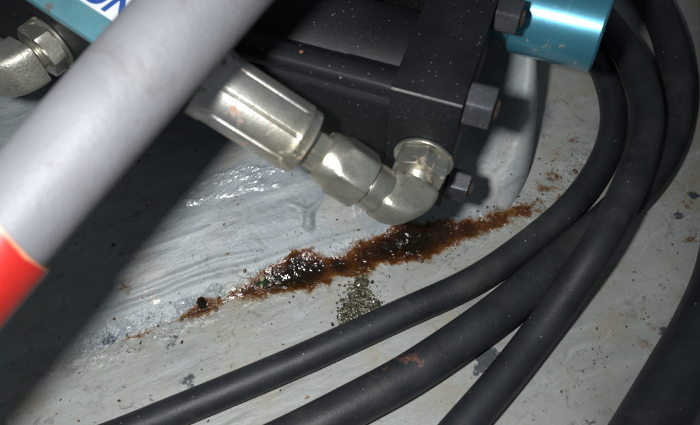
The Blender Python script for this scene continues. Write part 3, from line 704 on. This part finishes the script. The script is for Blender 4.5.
# wrinkled glossy skin of paint
def patch(name, poly_px, mat, n, hfun, label, cat, off=0.0003, kind=None):
    xs = [p[0] for p in poly_px]; ys = [p[1] for p in poly_px]
    pw = [Psurf(*p) for p in poly_px]; x0, x1 = min(p.x for p in pw), max(p.x for p in pw); y0, y1 = min(p.y for p in pw), max(p.y for p in pw)
    gx = np.linspace(x0 - .004, x1 + .004, n); gy = np.linspace(y0 - .004, y1 + .004, int(n * (y1 - y0) / (x1 - x0)) + 8); X, Y = np.meshgrid(gx, gy); x = X.ravel(); y = Y.ravel()
    dmin = np.full(x.shape, 1e9); ins = np.zeros(x.shape, bool); k = len(pw)
    for i in range(k):
        a, b = pw[i], pw[(i + 1) % k]; ex, ey = b.x - a.x, b.y - a.y; t_ = np.clip(((x - a.x) * ex + (y - a.y) * ey) / (ex * ex + ey * ey), 0, 1)
        dmin = np.minimum(dmin, np.hypot(x - a.x - t_ * ex, y - a.y - t_ * ey))
        c = (a.y > y) != (b.y > y); xi = a.x + (y - a.y) * ex / (ey if abs(ey) > 1e-9 else 1e-9); ins ^= c & (x < xi)
    dd = np.where(ins, dmin, -dmin) + 0.004 * (fbm(x * 120, y * 120, 77, 3) - 0.45)
    hh = np.clip(dd / 0.002, -1, 1) * 0.0005 + hfun(x, y, dd)
    z = surf_z(x, y) + hh + off - 0.0004
    nx, ny = len(gx), len(gy); idx = np.arange(nx * ny).reshape(ny, nx); q = np.stack([idx[:-1, :-1], idx[:-1, 1:], idx[1:, 1:], idx[1:, :-1]], -1).reshape(-1, 4); q = q[(dd[q] > -0.0008).all(1)]
    used = np.unique(q); rm = -np.ones(nx * ny, int); rm[used] = np.arange(len(used))
    o = link(name, mesh(np.stack([x, y, z], 1)[used], rm[q].tolist()), mat, smooth=180)
    return tag(o, label, cat, kind=kind)
def wrinkle(x, y, dd):
    u = x * 0.7 + y * 0.7; v = -x * 0.7 + y * 0.7
    u2 = x * 0.96 + y * 0.26; v2 = -x * 0.26 + y * 0.96
    a = np.abs(fbm(u * 60, v * 330, 31, 2) - 0.42); b = np.abs(fbm(u2 * 60, v2 * 300, 37, 2) - 0.42)
    return np.clip(dd / 0.003, 0, 1) * (0.0014 - 0.0085 * np.minimum(a, 0.12) - 0.0075 * np.minimum(b, 0.12))
patch('paint_skin', [(176, 200), (190, 188), (212, 174), (243, 162), (262, 165), (284, 160), (290, 173), (281, 188), (258, 190), (232, 195), (205, 203), (186, 207)], M['skin'], 170, wrinkle,
      'wrinkled glossy skin of loose grey paint below the crimped hose end', 'paint skin', 0.0006)
# dried moss / debris clump in front of the seam
def flakes(name, items, mat, kind=None, label=None, cat=None, tilt=.7):
    v = []; f = []
    for c, size, flat, rnd in items:
        n = len(v); q = Matrix.Rotation(rnd.random() * 6.28, 3, 'Z') @ Matrix.Rotation(rnd.uniform(-tilt, tilt), 3, 'X') @ Matrix.Rotation(rnd.uniform(-tilt, tilt), 3, 'Y')
        sx, sy, sz = size * rnd.uniform(.6, 1.5), size * rnd.uniform(.4, .9), size * flat
        k = 5; top = []; 
        for ring, zz in ((1.0, -0.5), (0.75, 0.5)):
            for j in range(k):
                a = 6.283 * j / k + rnd.uniform(-.3, .3); rr = ring * rnd.uniform(.7, 1.2)
                v.append(c + q @ Vector((math.cos(a) * sx * rr, math.sin(a) * sy * rr, zz * sz * rnd.uniform(.6, 1.4))))
        for j in range(k): f.append((n + j, n + (j + 1) % k, n + k + (j + 1) % k, n + k + j))
        f.append(tuple(n + k + j for j in range(k))); f.append(tuple(n + k - 1 - j for j in range(k)))
    o = link(name, mesh(v, f), mat)
    return tag(o, label, cat, kind=kind)
items = []
cl = [(362, 281, 7), (358, 288, 9), (354, 296, 11), (364, 298, 12), (349, 305, 11), (368, 303, 10), (346, 315, 9), (357, 311, 11), (374, 306, 8), (345, 322, 5)]
for i in range(2600):
    cx_, cy_, rr = rng.choice(cl); k_ = .42 if rng.random() < .85 else .95; x = rng.gauss(cx_, rr * k_); y = rng.gauss(cy_, rr * k_)
    p = Psurf(x, y); items.append((p + Z * rng.uniform(-0.0002, 0.0004), min(.0017, .0003 + rng.expovariate(1 / .0004)), rng.uniform(.12, .4), rng))
mc = flakes('debris_clump', items, M['moss'], None, 'flattened clump of dry greenish brown debris between the sludge and the thin hose', 'debris', tilt=.35)
# grit scattered over the paint
def near_seam(n, spread, smin, smax, rng):
    OUT = RST
    out = []; cum = np.concatenate([[0], np.cumsum(np.sqrt(((OUT[1:] - OUT[:-1]) ** 2).sum(1)))])
    for i in range(n):
        s = rng.uniform(smin, smax); i0 = np.searchsorted(cum, s) - 1; tt = (s - cum[i0]) / (cum[i0 + 1] - cum[i0]); c = OUT[i0] * (1 - tt) + OUT[i0 + 1] * tt
        tdir = OUT[i0 + 1] - OUT[i0]; tdir = tdir / np.hypot(*tdir); nn = np.array([-tdir[1], tdir[0]]); q = c + nn * rng.gauss(0, spread)
        out.append((q[0], q[1]))
    return out
pts = near_seam(170, 0.008, s_col[2], s_col[-1], rng) + near_seam(70, 0.03, s_col[2], s_col[-1], rng)
cx = np.array([p[0] for p in pts]); cy = np.array([p[1] for p in pts]); cz = surf_z(cx, cy)
it = [(Vector((x, y, z)), abs(rng.gauss(0, .00055)) + .00025, rng.uniform(.3, .8), rng) for x, y, z in zip(cx, cy, cz)]
flakes('grit', it, M['grit'], 'stuff', 'dark grit scattered along the seam')
pts = near_seam(200, 0.010, s_col[6], s_col[-1], rng)
for i in range(300):
    p = P(rng.uniform(60, 700), rng.uniform(170, 425)); pts.append((p.x, p.y))
for px, py, r_ in ((553, 176, 12), (560, 160, 10), (648, 335, 9), (547, 192, 12), (605, 360, 8), (675, 250, 16), (690, 185, 12), (655, 355, 8), (640, 400, 12), (570, 150, 14)):
    for i in range(14): p = P(rng.gauss(px, r_), rng.gauss(py, r_)); pts.append((p.x, p.y))
cx = np.array([p[0] for p in pts]); cy = np.array([p[1] for p in pts]); cz = surf_z(cx, cy)
it = [(Vector((x, y, z)), abs(rng.gauss(0, .0005)) + .0002, rng.uniform(.3, .8), rng) for x, y, z in zip(cx, cy, cz)]
flakes('rust_grit', it, M['grit_rust'], 'stuff', 'rusty brown grit scattered on the grey paint')
# individual larger flakes that can be told apart
def lump(name, px, py, size, mat, label, cat='flake', group=None, tall=0.5, seed=1):
    rg = random.Random(seed); bm = bmesh.new(); bmesh.ops.create_icosphere(bm, subdivisions=2, radius=1.0)
    for v in bm.verts: v.co *= rg.uniform(.75, 1.2)
    c = Psurf(px, py); an = rg.uniform(0, 3)
    rot = Matrix.Rotation(an, 3, 'Z')
    for v in bm.verts: v.co = c + rot @ Vector((v.co.x * size, v.co.y * size * .65, v.co.z * size * tall + size * tall * .5))
    me = bpy.data.meshes.new('m'); bm.to_mesh(me); bm.free()
    return tag(link(name, me, mat, smooth=180), label, cat, group)
lump('sludge_lump', 202, 302, 0.0046, M['sludge'], 'small dark oily lump on the seam left of the sludge', 'lump', tall=0.28, seed=3)
_l = bpy.data.objects['sludge_lump'].data; attr(_l, 'core', [0.8] * len(_l.vertices)); attr(_l, 'rust', [0.6] * len(_l.vertices))
lump('paint_flake', 216, 310, 0.0019, M['grit'], 'black crumb just right of the dark oily lump', 'crumb', seed=4)
lump('paint_flake', 245, 271, 0.0016, M['grit'], 'black crumb on the plinth above the left end of the sludge', 'crumb', seed=5)
lump('paint_flake', 420, 261, 0.0026, M['grit'], 'black crumb at the lower rim of the thick sludge below the elbow', 'crumb', seed=6)
lump('paint_flake', 575, 172, 0.0024, M['grit'], 'black crumb beside the thin hose near the plinth corner', 'crumb', seed=8)
cr = thing('crumb', 'pale yellow crumb ringed with green at the left end of the sludge', 'crumb')
for (px, py, sz, mt, nm, sd) in ((263, 280, .0024, 'bead', 'yellow_grain', 11), (262, 287, .0018, 'bead', 'yellow_grain', 12), (262, 283, .0040, 'bead_green', 'green_film', 13)):
    o = lump(nm, px, py, sz, M[mt], None, None, tall=0.75 if mt == 'bead' else 0.22, seed=sd); o.parent = cr
    if mt == 'bead':
        for v in o.data.vertices: v.co.z += 0.0010
